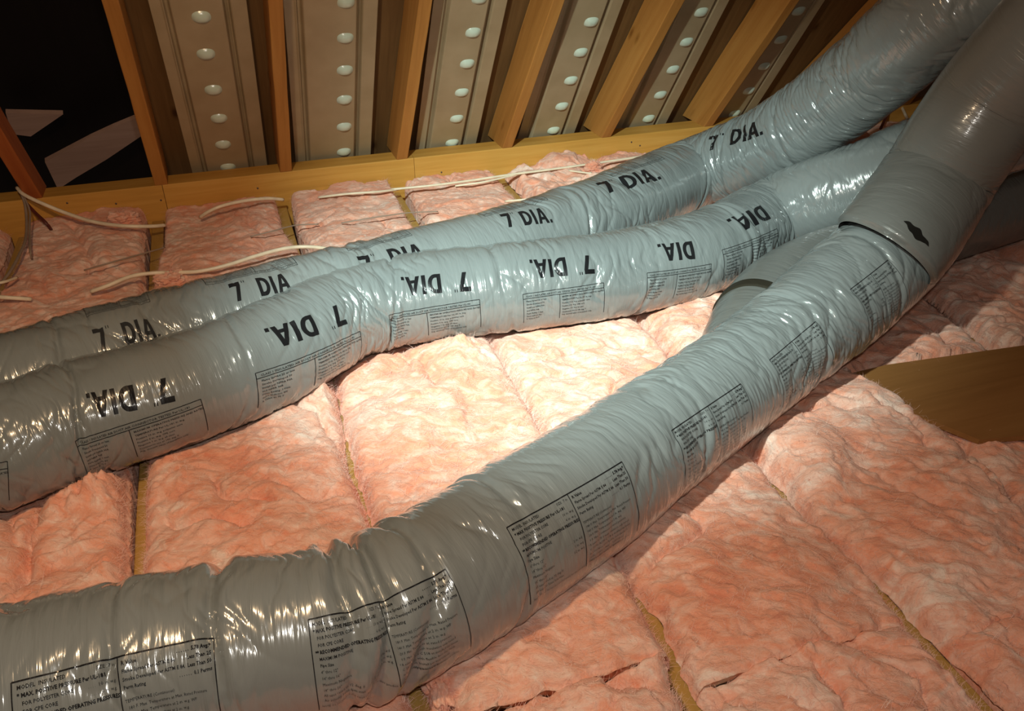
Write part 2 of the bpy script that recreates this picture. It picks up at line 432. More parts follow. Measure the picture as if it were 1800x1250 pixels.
# small print: text curve -> mesh
_tc = {}
def small(txt, size, bold=0.):
    key = (txt, size, bold)
    if key in _tc: return _tc[key]
    cu = bpy.data.curves.new('t', 'FONT'); cu.body = txt; cu.size = size; cu.resolution_u = 1; cu.offset = bold
    cu.fill_mode = 'FRONT'
    ob = bpy.data.objects.new('t', cu); scene.collection.objects.link(ob)
    dg = bpy.context.evaluated_depsgraph_get(); me = ob.evaluated_get(dg).to_mesh()
    v = [(p.co.x, p.co.y) for p in me.vertices]; f = [tuple(p.vertices) for p in me.polygons]
    ob.evaluated_get(dg).to_mesh_clear(); bpy.data.objects.remove(ob); bpy.data.curves.remove(cu)
    _tc[key] = (v, f); return v, f
def label_ink(W=.27, Hh=.135):
    """two column specification panel; origin at its top left corner"""
    k = Ink(); L = .0016
    k.line((0, 0), (W, 0), L*1.2); k.line((0, 0), (0, -Hh), L); k.line((W, 0), (W, -Hh), L); k.line((W*.5, 0), (W*.5, -Hh*.98), L)
    t = Ink()
    def put(x, y, s, sz=.0066, b=.00012, right=None):
        v, f = small(s, sz, b)
        if not v: return
        x1 = max(p[0] for p in v)
        if right is not None: x = right-x1
        t.addmesh(v, f, x, y)
    left = [('* MAX. POSITIVE PRESSURE Per UL-181', None, .00022), ('   FOR POLYESTER CORE', '10 in. w.g.', .00008), ('   FOR CPE CORE', '6 in. w.g.', .00008),
            ('** RECOMMENDED OPERATING PRESSURES', None, .00022), ('   MAXIMUM POSITIVE', None, .00008), ('   Pipe Size', None, .0001), ('   4" thru 12"', '2 in. w.g.', 0), ('   14" thru 16"', '1 in. w.g.', 0),
            ('   Maximum Negative', '1/2 in. w.g.', 0), ('   18" thru 20"', None, 0), ('   All sizes rated at 72 deg. F.', None, 0), ('   Air velocity 5000 fpm max.', None, 0)]
    put(.006, -.0095, 'MODEL  INSULATED', .0066, .0001); put(0, -.0085, 'SIZE  7 in.', .006, 0, W*.5-.004)
    y = -.0185
    for s, r, b in left:
        put(.006, y, s, .0066 if b >= .0002 else .0062, b)
        if r: put(0, y, '. . . .  '+r, .006, 0, W*.5-.004)
        y -= .0091
    x0 = W*.5+.005; y = -.0105
    for s, r, b in [('R Value', '5.78 Avg.*', .0002), ('Flame Spread Per ASTM E 84', 'Less Than 25', .0001), ('Smoke Developed Per ASTM E 84', 'Less Than 50', .0001), ('Perm Rating', '0.1 Perms', .0001)]:
        put(x0, y, s, .0068 if b > .00015 else .0062, b); put(0, y, ('. . . . . .  ' if len(s) < 13 else '. .  ')+r, .0066, b+.00006, W-.004); y -= .0095
    y -= .006
    for s in ['TEMPERATURE (Continuous)', '  180 F. Max. Temperature at Max. Rated Pressure', '  140 F. Max. Temperature at 2 in. w.g. WP', '  -20 F. Min. Temperature at 2 in. w.g.', '   0 F. Max. Continuous at rated pressure',
              '* R value at 75 F mean insulation only tested', '  C .23 Per ASTM C 518 at installed thickness', '  in accordance with flexible duct standards', '  of the council. Install per instructions', '  Store in a dry place away from sun']:
        put(x0, y, s, .0056, 0); y -= .0083
    put(.006, -Hh+.006, 'NOTE: Do not exceed the rated pressure for this product.', .0052, 0)
    put(x0, -Hh+.006, 'Install in accordance with manufacturer instructions.', .0050, 0)
    return k, t
def band_ink(W=.22, Hh=.085):
    k = Ink(); L = .0014
    k.line((0, 0), (W, 0), L); k.line((0, -.013), (W, -.013), L); k.line((0, 0), (0, -Hh), L); k.line((W, 0), (W, -Hh), L); k.line((W*.46, -.013), (W*.46, -Hh), L)
    t = Ink()
    def put(x, y, s, sz=.0058, b=.0001):
        v, f = small(s, sz, b)
        if v: t.addmesh(v, f, x, y)
    put(.008, -.0095, 'CLASS 1 INSULATED AIR DUCT AIR CONNECTOR TESTED Per UL-181', .0062, .0001)
    y = -.022
    for i, (a, b) in enumerate([('Flame Spread 25 or less', 'MAXIMUM OPERATING PRESSURE AND RATED'), ('Smoke Developed 50', 'TEMPERATURE Per UL-181 in. w.g.'), ('Install per NFPA 90A', 'Positive 10 in. w.g. polyester core'),
                  ('and NFPA 90B', 'Positive 6 in. w.g. CPE core'), ('Perm Rating .1 max', 'Negative 1 in. w.g. all sizes'), ('Store indoors dry', 'Continuous use at 180 deg. F.'), ('R Value at 75 F', 'Avg. thermal value of insulation only')]):
        put(.008, y, a); put(W*.46+.006, y, b, .0054); y -= .0087
    return k, t
LAB = label_ink(); BND = band_ink()

def place(d, ink_pairs, pA, pB, W, name, hscale=None, names=None):
    """map u=0..W on the line from pixel pA to pixel pB over the tube's surface"""
    a = np.array(d.find(*pA)); b = np.array(d.find(*pB))
    e = (b-a)/W; ln = np.linalg.norm(e); hs = hscale if hscale else ln
    v = np.array([-e[1], e[0]])/ln*hs
    for ink, mat, nm, off in ink_pairs:
        d.stamp(nm, ink.v, ink.f, a[0], a[1], e, v, mat, off)
def word(d, kind, pA, pB, hs=1.0, mat=None):
    m = mat or M_INK; parts = []
    if kind != 'dia':
        a = Ink(); big_seven(a, 0); parts.append((a, m, 'size_number', .0009))
    b = Ink(); big_dia(b, {'dia': 0, 'both': .072, 'wide': .088}[kind]); parts.append((b, m, 'diameter_lettering', .0009))
    place(d, parts, pA, pB, WID[kind], 'w', hs)
def spec(d, pA, pB, hs=None, band=False):
    k, t = BND if band else LAB
    place(d, [(k, M_INK, 'label_border', .0008), (t, M_INK2 if band else M_INK, 'label_small_print', .0009)], pA, pB, .22 if band else .27, 'l', hs)

# duct 1: farthest
pts1 = [ctrl(-330, 663, .24, .97), ctrl(-120, 616, .24, .97), ctrl(74, 566, .25, .97), ctrl(265, 512, .26, .96), ctrl(430, 472, .26, .96), ctrl(589, 434, .25, .97), ctrl(780, 389, .25, .97),
        ctrl(886, 362, .30, .95), ctrl(980, 332, .33, .94), ctrl(1070, 299, .36, .93), ctrl(1151, 265, .40, .92), ctrl(1200, 247, .44, .9),
        ctrl(1328, 190, .56, .83, w_=71), ctrl(1449, 91, .70, .71, w_=79), ctrl(1524, 20, .72, .69, w_=85), ctrl(1620, -66, .66, .75, w_=90), ctrl(1760, -160, .6, .8, w_=95)]
def extend(pts, L):
    d = pts[-1][:3]-pts[-2][:3]; d /= np.linalg.norm(d)
    return list(pts)+[np.r_[pts[-1][:3]+d*L/2, pts[-1][3]], np.r_[pts[-1][:3]+d*L, pts[-1][3]]]
pts1 = extend(pts1, .5)
D1 = Duct('flexible_duct', pts1, 11, M_JACKET, 'farthest grey flexible duct, nearest the wooden wall plate, climbing to the upper right corner', 1.05,
          cinch=[(85, 640, .005, .007, .25), (560, 510, .005, .006, .3), (975, 395, .006, .010, .35), (1175, 320, .006, .008, .4), (1262, 290, .006, .008, .3), (1300, 270, .006, .010, .4), (1400, 215, .007, .006, .3)], group=None)
# duct 2: middle
pts2 = [ctrl(-330, 775, .24, .97, r=.120), ctrl(-120, 706, .26, .96, r=.120), ctrl(0, 672, .27, .96, r=.120), ctrl(110, 637, .28, .96, r=.120), ctrl(222, 608, .28, .96, r=.120), ctrl(316, 581, .32, .94, r=.119), ctrl(453, 534, .33, .94, r=.118),
        ctrl(600, 466, .28, .96, r=.116), ctrl(751, 440, .18, .98, r=.117), ctrl(902, 423, .14, .99, r=.118), ctrl(1050, 408, .14, .99, r=.118), ctrl(1180, 383, .2, .98, r=.119), ctrl(1250, 360, .34, .94, r=.118),
        ctrl(1330, 318, .38, .92, w_=73), ctrl(1400, 286, .40, .92, w_=75), ctrl(1485, 255, .38, .93, w_=77), ctrl(1570, 220, .38, .93, w_=79), ctrl(1640, 190, .40, .92, w_=81), ctrl(1720, 150, .42, .9, w_=84)]
pts2 = extend(pts2, .7)
D2 = Duct('flexible_duct', pts2, 31, M_JACKET, 'middle grey flexible duct with upside-down DIA lettering along its whole length', .95,
          cinch=[(110, 745, .005, .010, .3), (385, 655, .005, .006, .35), (665, 545, .006, .014, .35), (880, 505, .007, .007, -.2), (1105, 480, .006, .005, .3), (1262, 440, .006, .015, .05), (1285, 428, .007, .010, -.3)])
# duct 3: front
def c3(cx, cy, w_, r=RD):
    d = ray(cx, cy); return np.r_[CAM+d*(r*F_PX/w_), r]
def c3f(cx, cy, r=RD, z=None):
    return np.r_[at(cx, cy, r if z is None else z), r]
pts3 = [c3f(-330, 1300), c3f(-120, 1247), c3f(20, 1234, .125), c3f(234, 1178, .124), c3f(400, 1139, .122), c3f(560, 1110, .119), c3f(650, 1086, .116), c3f(735, 1045, .120), c3f(845, 975, .121), c3f(998, 878, .122),
        c3f(1128, 785, .118), c3f(1258, 694, .116), c3f(1362, 614, .117, .14), c3f(1470, 528, .124, .19), c3f(1545, 462, .125, .24), c3f(1600, 405, .12, .29), c3f(1630, 360, .118, .33)]
D3 = Duct('flexible_duct', pts3, 51, M_JACKET, 'nearest grey flexible duct across the foreground, with upright printed specification panels', 1.0,
          cinch=[(190, 1175, .006, .007, .2), (405, 1125, .008, .015, -.1), (590, 1090, .008, .019, .05), (628, 1085, .009, .022, .25), (672, 1065, .008, .014, .45), (845, 985, .007, .009, .35), (1150, 775, .006, .006, .3), (1370, 615, .007, .009, .3), (1500, 505, .007, .007, .2)])
# duct 4: smooth rising run at the right
pts4 = [c3(1552, 447, 99, .13), c3(1572, 422, 99, .130), c3(1600, 383, 98, .130), c3(1648, 312, 95, .128), c3(1695, 240, 95), c3(1742, 175, 97), c3(1800, 110, 101), c3(1880, 30, 106), c3(1980, -50, 112)]
def tear(self, ss, rr):
    return rr-.011*(1-sstep(.0, .014, ss))
pts4 = extend(pts4, .9)
D4 = Duct('flexible_duct', pts4, 71, M_JACKET2, 'smooth unprinted grey duct rising steeply out of the right edge, nearest the camera', .5,
          cinch=[], smooth_from=.26, extra=tear)
# duct 5: behind and below the front duct
pts5 = [c3f(1285, 700, .10, .09), c3f(1303, 640, .10, .10), c3f(1330, 570, .105, .11), c3f(1380, 510, .105, .115), c3f(1460, 468, .105, .115), c3f(1570, 430, .105, .11), c3f(1680, 390, .115, .115), c3f(1800, 352, .12, .12), c3f(1960, 300, .12, .12), c3f(2100, 260, .12, .12)]
D5 = Duct('flexible_duct', pts5, 91, M_JACKET2, 'low dark grey duct with a brown strap, passing under the foreground duct', .5, nth=160, ds=.004)
# strap round duct 5
def ring(d, s0, w_, mat, name, off=.003, tilt=0.):
    n = 10; ths = np.linspace(0, 2*math.pi, 97)[:-1]
    V_ = []
    for i in range(n):
        s = s0+w_*(i/(n-1)-.5)
        e = off if 0 < i < n-1 else -.002
        P, _ = d.surf(np.full(96, s)+tilt*np.sin(ths), ths*RD, e); V_.append(P)
    o = mk(name, np.vstack(V_), gridfaces(n, 96, True)[:, ::-1], mat, None, True, {'flat': np.vstack(V_)}); adopt(o, d.root); return o
s5, _ = D5.find(1325, 497)
ring(D5, s5, .034, M_STRAP, 'strap', .004)

# torn foil spot at the splice
def blob_ink(seed, W, Hh):
    k = Ink(); n, m = 26, 8
    for i in range(n+1):
        u = i/n; hw = (Hh*.5*math.sin(math.pi*min(1, u*1.02))**.7)*(1+.25*float(noise(u*3, seed, 0))); c = .3*Hh*float(noise(u*4, seed+5, 0))
        for j in range(m+1): k.v.append(np.array([W*u, c+hw*(2*j/m-1)]))
    for i in range(n):
        for j in range(m):
            p = i*(m+1)+j; k.f.append((p, p+m+1, p+m+2, p+1))
    return k
place(D4, [(blob_ink(2., .055, .0075), M_TEAR, 'torn_foil_spot', .0012)], (1588, 388), (1630, 434), .055, 'tear', 1.)

# printing
word(D1, 'both', (890, 401), (972, 392)); word(D1, 'both', (1066, 340), (1163, 314)); word(D1, 'wide', (1243, 266), (1342, 236))
word(D1, 'wide', (640, 480), (757, 455)); word(D1, 'wide', (413, 532), (520, 508)); word(D1, 'wide', (172, 616), (285, 594), mat=M_INK2)
word(D2, 'wide', (299, 662), (150, 692)); word(D2, 'wide', (596, 535), (463, 578)); word(D2, 'wide', (824, 478), (703, 487)); word(D2, 'wide', (1040, 450), (930, 457))
word(D2, 'dia', (1215, 425), (1155, 430)); word(D2, 'dia', (1336, 362), (1276, 386))
for a, b in (((132, 777), (352, 703)), ((448, 655), (632, 582)), ((683, 555), (842, 527)), ((918, 517), (1060, 497)), ((1137, 480), (1250, 463)), ((1268, 440), (1365, 402)), ((-180, 840), (12, 812))):
    spec(D2, a, b, 1.0, True)
for a, b in (((360, 492), (520, 457)), ((150, 550), (262, 522)), ((610, 432), (722, 405)), ((850, 372), (960, 342)), ((1075, 302), (1165, 270))):
    pa, pb = b, a
    spec(D1, (pa[0]+3, pa[1]+9), (pb[0]+3, pb[1]+9), .7, True)
spec(D3, (22, 1203), (375, 1122), 1.05); spec(D3, (540, 1090), (783, 1002), 1.05); spec(D3, (890, 930), (1092, 812), 1.0)
spec(D3, (1180, 758), (1302, 674), .95); spec(D3, (1352, 634), (1434, 566), .9); spec(D3, (1495, 510), (1560, 456), .85)

DUCTS = [D1, D2, D3, D4, D5]
# ------------------------------------------------------------------ insulation batts
# visible gap widths over the joists: joist index -> [(pixel x, pixel y, gap px)]
GAPS = {0: [(35, 390, 22), (20, 450, 24), (-10, 500, 26)],
        1: [(272, 388, 26), (268, 440, 26), (262, 500, 12), (245, 800, 34), (240, 860, 28), (238, 960, 26), (236, 1000, 24)],
        2: [(498, 352, 20), (510, 400, 20), (535, 440, 14), (590, 680, 1), (606, 760, 3), (614, 810, 13), (640, 880, 2), (655, 920, 2), (735, 1205, 44), (765, 1240, 62)],
        3: [(708, 342, 22), (735, 390, 22), (855, 590, 4), (905, 670, 2), (950, 750, 2), (1080, 985, 5), (1125, 1045, 12), (1150, 1085, 36), (1185, 1150, 18), (1195, 1200, 34), (1230, 1250, 36)],
        4: [(888, 318, 18), (915, 345, 18), (1100, 540, 3), (1340, 815, 3), (1368, 850, 22), (1392, 880, 16), (1430, 925, 3), (1515, 985, 4), (1555, 1030, 22), (1620, 1110, 34), (1680, 1170, 52), (1760, 1250, 60)],
        5: [(1030, 290, 8), (1500, 650, 8), (1700, 800, 6), (1780, 880, 22), (1840, 950, 22)],
        6: [(1200, 255, 8), (1600, 500, 14), (1660, 545, 22), (1735, 608, 26), (1900, 740, 30)],
        7: [(1420, 235, 8), (1560, 330, 8), (1900, 540, 18)]}
ZJ = -.030
def gapfun(n):
    g = GAPS.get(n)
    if not g: return lambda y: np.full_like(y, .012)
    ys, ws = [], []
    for px, py, wd in g:
        P = at(px, py, 0.0); t_ = (P-CAM)@fw
        ys.append(P[1]); ws.append(wd*t_/F_PX*(1.25 if py < 520 else .95))
    o = np.argsort(ys); ys = np.array(ys)[o]; ws = np.array(ws)[o]
    return lambda y: np.interp(y, ys, ws)
GF = {n: gapfun(n) for n in range(-2, 12)}
# measured wobble of the gap's middle away from the joist line
GC = {}
for n, g in GAPS.items():
    q = [at(px, py, 0.0) for px, py, _ in g]; o = np.argsort([p[1] for p in q])
    GC[n] = (np.array([q[i][1] for i in o]), np.clip(np.array([q[i][0]-n*S for i in o]), -.03, .03))
def gcen(n, y): return np.interp(y, *GC[n]) if n in GC else 0*y

def press(x, y, z):
    for d in DUCTS:
        C = d.C[::12]; R = d.R[::12]
        lo = C.min(0)-.3; hi = C.max(0)+.3
        m = (x > lo[0]) & (x < hi[0]) & (y > lo[1]) & (y < hi[1])
        if not m.any(): continue
        xs, ys = x[m], y[m]
        best = np.full(xs.shape, 9.); zc = np.zeros(xs.shape); rr = np.full(xs.shape, .12)
        for c, r in zip(C, R):
            q = (xs-c[0])**2+(ys-c[1])**2; b = q < best
            best[b] = q[b]; zc[b] = c[2]; rr[b] = r
        dd = np.sqrt(best); re = rr*.985
        ceil_ = np.where(dd < re, zc-np.sqrt(np.maximum(re**2-dd**2, 0))-.003, 9.)
        ceil_ = np.where(dd < re*.6, np.minimum(ceil_, zc-rr*.90-.006), ceil_)
        z[m] = np.minimum(z[m], ceil_)
    bp = [at(a_, b_, .02)[:2] for a_, b_ in ((1470, 662), (1800, 607), (2080, 568), (2080, 790), (1722, 773), (1600, 715))]
    ins = np.full(x.shape, 9.)
    for i in range(len(bp)):
        p, q = bp[i], bp[(i+1) % len(bp)]; e = (q-p)/np.linalg.norm(q-p)
        ins = np.minimum(ins, -((x-p[0])*e[1]*-1+(y-p[1])*e[0])*1.0)
    z = np.where(ins > -.004, np.minimum(z, .014), z)
    return z

def add_fibres(o, P, seed, K, flatlie):
    rs = np.random.RandomState(seed); ny, nx = P.shape[:2]
    ii, jj = rs.randint(1, ny-1, K), rs.randint(1, nx-1, K)
    if flatlie:
        edge = rs.rand(K) < .22; jj = np.where(edge, np.where(rs.rand(K) < .5, rs.randint(1, 5, K), nx-1-rs.randint(1, 5, K)), jj)
    base = P[ii, jj]; ang = .5+rs.normal(0, .75, K)+np.pi*rs.randint(0, 2, K); ln = .008+.016*rs.rand(K)**2
    d = np.stack([np.cos(ang), np.sin(ang), .10+.28*np.abs(rs.normal(size=K))], -1)
    if not flatlie:
        out = base-P.reshape(-1, 3).mean(0); out /= np.linalg.norm(out, axis=1)[:, None]; d = d*.8+out*.8; ln = ln*.6
    cv = rs.normal(0, .45, (K, 3)); cv[:, 2] = -np.abs(cv[:, 2])*.8
    side = np.stack([-d[:, 1], d[:, 0], 0*ang], -1); wd = .00016+.00014*rs.rand(K)
    pts = []
    for q in (0, .34, .67, 1.):
        c = base+(d*q+cv*q*q*.6)*ln[:, None]+V(0, 0, -.0008); ww = (wd*(1-.6*q))[:, None]
        pts += [c-side*ww, c+side*ww]
    FV = np.stack(pts, 1).reshape(-1, 3); b0 = (np.arange(K)*8)[:, None]
    FF = np.vstack([b0+np.array([[k, k+1, k+3, k+2]]) for k in (0, 2, 4)])
    f_ = mk('loose_fibres', FV, FF, M_FIBRE, o, True); f_['kind'] = 'stuff'

def batt(n, y0, y1, seed, label, puff=.026, group=None, name='insulation_batt', step=.0036, slant=0., rough=1.0, tilt0=0., bias=0., rimr=.030, creases=(), humps=()):
    """one batt in bay n between joists n and n+1, from y0 (near the plate) to y1 (towards the camera)"""
    L = y0-y1; ny = int(L/step); nx = int(.41/step)
    v = np.linspace(0, 1, ny)[:, None]+np.zeros((1, nx)); u = np.linspace(0, 1, nx)[None, :]+np.zeros((ny, 1))
    # denser rows near the borders
    y = y0-v*L
    xl = n*S+gcen(n, y)+GF[n](y)/2+.0055*fbm(y*30, 0*y, seed, 5, seed, .6)+.0008
    xr = (n+1)*S+gcen(n+1, y)-GF[n+1](y)/2-.0055*fbm(y*30, 0*y+5, seed, 5, seed+1, .6)-.0008
    if n not in GAPS: xl = 0*y+n*S+.006
    if n+1 not in GAPS: xr = 0*y+(n+1)*S-.006
    x = xl+(xr-xl)*u
    y = y+slant*(u-.5)*np.where(v < .5, 0, 1)*sstep(.8, 1, v)+.006*fbm(x*18, 0*x, seed+9., 3, seed+2)*(sstep(.12, 0, v)+sstep(.88, 1, v))*1.0+np.where(v > .5, -.005*sstep(.97, 1, v), 0*v)
    ex = np.minimum(u, 1-u)*(xr-xl); ey = np.minimum(v, 1-v)*L
    e = np.minimum(ex, np.where(v < .5, ey*(4. if y0 > -.1 else 2.6)+.010, ey*2.6+.010))
    rim = np.sqrt(np.clip(1-(1-np.clip(e/rimr, 0, 1))**2, 0, 1))
    belly = 1-(2*u-1)**4*.55
    # tufted relief: warped, billowy, fibrous
    wx = x+.02*fbm(x*9, y*9, seed, 2, seed+4); wy = y+.02*fbm(x*9+7, y*9, seed, 2, seed+5)
    big = .021*fbm(x*4.8, y*4.2, seed*1.7, 3, seed+6)
    an_ = .35 if n <= 2 else -.7
    ca, sa = math.cos(an_), math.sin(an_)
    rx, ry = wx*ca+wy*sa, -wx*sa+wy*ca
    def plate(fx, fy, sd, wd, sh=0.):
        q = fbm(rx*fx+sh, ry*fy, seed+sh, 3, sd)
        return sstep(-wd, wd, q+.15*np.sin(sd))
    tuft = .007+.0050*plate(7, 13, seed+8, .10)+.0042*plate(12, 20, seed+21, .13, 3.)+.0014*plate(20, 38, seed+22, .3, 7.)-.004
    fib = .0017*fbm(rx*30, ry*90, seed, 3, seed+10)+.002
    fold = -.024*np.exp(-np.abs(fbm(wx*3.4, wy*4.2, seed+.5, 2, seed+12))*26)*sstep(-.1, .35, fbm(x*4, y*4, seed+3., 1, seed+13))
    z = ZJ+.004+(-ZJ-.004+puff*belly+tilt0*(v-.5)+bias*(u-.5))*rim+(big+fold)*rim*rough+(tuft-.007)*(.25+.75*rim)*rough+(fib-.002)*(.5+.5*rim)
    for hx, hy, hh, hr in humps:
        c_ = at(hx, hy, .02); z = z+hh*np.exp(-((x-c_[0])**2+(y-c_[1])**2)/hr**2)*rim*(1+.5*noise(x*40, y*40, 2.)+.3*noise(x*90, y*90, 5.))
    for cr in creases:
        dep, wid = cr[0], cr[1]; pp = [at(a_, b_, .02) for a_, b_ in cr[2:]]; dm = np.full(x.shape, 9.)
        xx = x+.008*noise(x*30, y*30, 3.); yy = y+.008*noise(x*30, y*30, 9.)
        for p, q in zip(pp[:-1], pp[1:]):
            e_ = q[:2]-p[:2]; l2 = e_@e_; t_ = np.clip(((xx-p[0])*e_[0]+(yy-p[1])*e_[1])/l2, 0, 1)
            dm = np.minimum(dm, np.hypot(xx-p[0]-t_*e_[0], yy-p[1]-t_*e_[1]))
        z = z-dep*np.exp(-dm/wid)*rim
    z = np.maximum(z, ZJ+.001)
    z = press(x, y, z)
    P = np.stack([x, y, z], -1)
    # skirt under the rim, tucked down between the joists
    def skirt(P):
        mid = (P[:, 0]+P[:, -1])/2
        rings = []
        xin = [n*S+.022, (n+1)*S-.022]
        Q = P.copy()
        return Q
    border = np.concatenate([np.arange(nx), (np.arange(1, ny)*nx+nx-1), ((ny-1)*nx+np.arange(nx-2, -1, -1)), (np.arange(ny-2, 0, -1)*nx)])
    Bv = P.reshape(-1, 3)[border]
    B1 = Bv.copy(); B1[:, 2] = np.minimum(B1[:, 2], ZJ+.002); B1[:, 0] = np.clip(Bv[:, 0], n*S+.0205, (n+1)*S-.0205)
    B1[:, 1] = np.clip(B1[:, 1], y1+.003, y0-.003)
    B2 = B1.copy(); B2[:, 2] = -.136
    nb = len(border); n0 = nx*ny
    i = np.arange(nb); j = (i+1) % nb
    F = [gridfaces(ny, nx)]
    F.append(np.stack([border[j], border[i], n0+i, n0+j], -1)); F.append(np.stack([n0+j, n0+i, n0+nb+i, n0+nb+j], -1))
    vv = np.vstack([P.reshape(-1, 3), B1, B2])
    o = mk(name, vv, np.vstack(F), M_WOOL, None, True)
    tag(o, label, 'insulation', group)
    add_fibres(o, P, seed, int(L*(15000 if y1 < -1.2 else 9000)), True)
    return o
Y = lambda px, py: float(at(px, py, 0)[1])
E0 = -.003
YN = -2.62
batt(-1, E0, -1.1, 101, 'narrow sliver of pink batt at the left edge below the leftmost stud')
batt(0, E0, -1.12, 102, 'pink batt under the hanging cream cable, leftmost full one along the wall plate', puff=.024, rough=1.0, rimr=.018, creases=[(.018, .012, (125, 395), (148, 430), (165, 465)), (.012, .014, (110, 480), (180, 470), (262, 500))])
batt(0, -1.135, -2.25, 103, 'orange-lit pink batt in the lower left corner between middle and front ducts', puff=.035, rough=1.35, humps=[(188, 872, .040, .045), (120, 890, .02, .05)], creases=[(.045, .014, (100, 845), (70, 900), (48, 960), (36, 1020)), (.02, .01, (10, 900), (30, 960))])
batt(1, E0, -1.1, 104, 'pink batt at the wall plate, second from the left, with a fold in its middle', puff=.02, rough=.95, rimr=.016, creases=[(.016, .012, (430, 385), (465, 410), (455, 440))])
batt(1, -1.115, -2.42, 105, 'orange-pink batt right of the bare joist strip, between middle and front ducts', puff=.034, humps=[(560, 705, .030, .05), (300, 800, .012, .04)], creases=[(.018, .008, (520, 720), (560, 735), (600, 790)), (.014, .012, (470, 850), (540, 880), (600, 870))])
batt(2, E0, -1.02, 106, 'pink batt along the wall plate behind the farthest duct, third from the left', puff=.02, rough=.9, rimr=.016)
batt(2, -1.035, -2.14, 107, 'peach-pink batt in the centre left, between the middle and front ducts', puff=.034, humps=[(810, 625, .025, .05)], creases=[(.022, .010, (700, 615), (745, 640), (768, 690)), (.012, .012, (620, 700), (680, 690))])
batt(2, -2.143, YN, 108, 'ragged batt at the bottom edge below the front duct, with thick torn end', puff=.024, rough=1.7, creases=[(.03, .012, (905, 1130), (935, 1160), (960, 1200)), (.03, .010, (1040, 1180), (1120, 1200))])
batt(3, E0, -.98, 109, 'short pink batt along the wall plate next to the double cream cable', puff=.018, rough=.9, rimr=.016)
batt(3, -.982, -2.20, 110, 'brightly lit whitish-pink batt in the centre, running on under the front duct', puff=.03)
batt(3, -2.202, YN, 111, 'batt in the middle of the bottom edge with a crinkled pale top', puff=.03, rough=1.6, creases=[(.028, .01, (1250, 1160), (1310, 1120), (1360, 1085)), (.022, .01, (1440, 1170), (1500, 1250))])
batt(4, E0, -1.02, 112, 'crumpled pale batt beside the cinched end of the middle duct', rough=2.0, puff=.024, humps=[(1200, 572, .02, .05)], creases=[(.02, .008, (1180, 560), (1200, 600)), (.02, .008, (1215, 560), (1230, 590))])
batt(4, -1.024, -2.26, 113, 'wide pink batt right of the front duct, bulging against the brown board', puff=.038, rough=1.25, creases=[(.02, .009, (1530, 715), (1590, 735), (1630, 790)), (.014, .01, (1650, 900), (1560, 850), (1500, 820))])
batt(4, -2.262, YN, 114, 'pink batt in the lower right corner, past the cross seam', puff=.03, rough=1.3)
batt(5, E0, -1.1, 115, 'pink batt beyond the rising duct, under the raised far duct')
batt(5, -1.112, -1.60, 116, 'greyish shaded batt between the front duct and the brown board', puff=.03, rough=1.2)
batt(5, -1.612, YN, 117, 'pink batt under the near edge of the brown board at the right edge', puff=.02)
batt(6, E0, -2.5, 118, 'torn pink batt at the right edge behind the brown board', puff=.03, rough=1.5)
batt(7, E0, -2.4, 119, 'dim pink batt behind the low dark duct, far right', puff=.03, step=.008)
batt(8, E0, -2.2, 120, 'orange-lit pink batt seen through the slot between far duct and rising duct', puff=.03, step=.008)

# ------------------------------------------------------------------ framing
jl = ['leftmost bare joist strip under the hanging cable', 'joist bare between the two left batts, beside the lower left batt', 'joist showing at the bottom edge below the front duct',
      'joist whose edge shows right of the ragged bottom batt', 'joist with the long bare yellow strip in the lower right corner', 'joist glimpsed at the right edge below the brown board',
      'joist running bare up to the top edge of the brown board', 'joist under the low dark duct at the right', 'joist farthest right beyond the rising duct']
for n in range(0, 9):
    o = bar('ceiling_joist', V(n*S, -.004, ZJ), V(n*S, -2.9, ZJ), V(1, 0, 0), .038, V(0, 0, -1), .105, M_JOIST, seed=n+1, wob=.0008)
    tag(o, 'yellow pine '+jl[n], 'joist')
# ceiling boards under the joists
def boxmesh(name, lo, hi, mat, **k):
    x0, y0, z0 = lo; x1, y1, z1 = hi
    v = [(x0, y0, z0), (x1, y0, z0), (x1, y1, z0), (x0, y1, z0), (x0, y0, z1), (x1, y0, z1), (x1, y1, z1), (x0, y1, z1)]
    f = [(0, 3, 2, 1), (4, 5, 6, 7), (0, 1, 5, 4), (1, 2, 6, 5), (2, 3, 7, 6), (3, 0, 4, 7)]
    return mk(name, v, f, mat, attr={'flat': v}, **k)
tag(boxmesh('floor', (-1.2, -3.2, -.155), (5.2, .06, -.138), M_DRYWALL), kind='structure')

# plate: two boards butted
pl = empty('wall_plate', (1.8, 0, 0), 'long pale pine wall plate carrying the feet of all the rafters', 'beam')
seams = [-1.3, .445, 1.30, 2.53, 5.4]
for i in range(len(seams)-1):
    o = bar('plate_board', V(seams[i]+.0008, .045, HB), V(seams[i+1]-.0008, .045, HB), V(0, 1, 0), .09, V(0, 0, -1), .20, M_PLATE, seed=20+i*3, wob=.0012); adopt(o, pl)
import random
rnd = random.Random(4)
# nails and knot holes on the plate face
for px, py in ((453, 331), (283, 352), (204, 358), (118, 357), (243, 370), (335, 372), (776, 303), (1110, 250), (1125, 256)):
    q = ray(px, py); t_ = (-.0005-CAM[1])/q[1]; P = CAM+q*t_
    nb = 10; v = [P+V(0, -.0022, 0)]+[P+V(.0032*math.cos(a), -.0008, .0032*math.sin(a)) for a in np.linspace(0, 2*math.pi, nb, endpoint=False)]+[P+V(.0034*math.cos(a), .0012, .0034*math.sin(a)) for a in np.linspace(0, 2*math.pi, nb, endpoint=False)]
    f = [(0, 1+i, 1+(i+1) % nb) for i in range(nb)]+[(1+i, 1+nb+i, 1+nb+(i+1) % nb, 1+(i+1) % nb) for i in range(nb)]
    adopt(mk('nail_head', v, f, M_NAIL), pl)

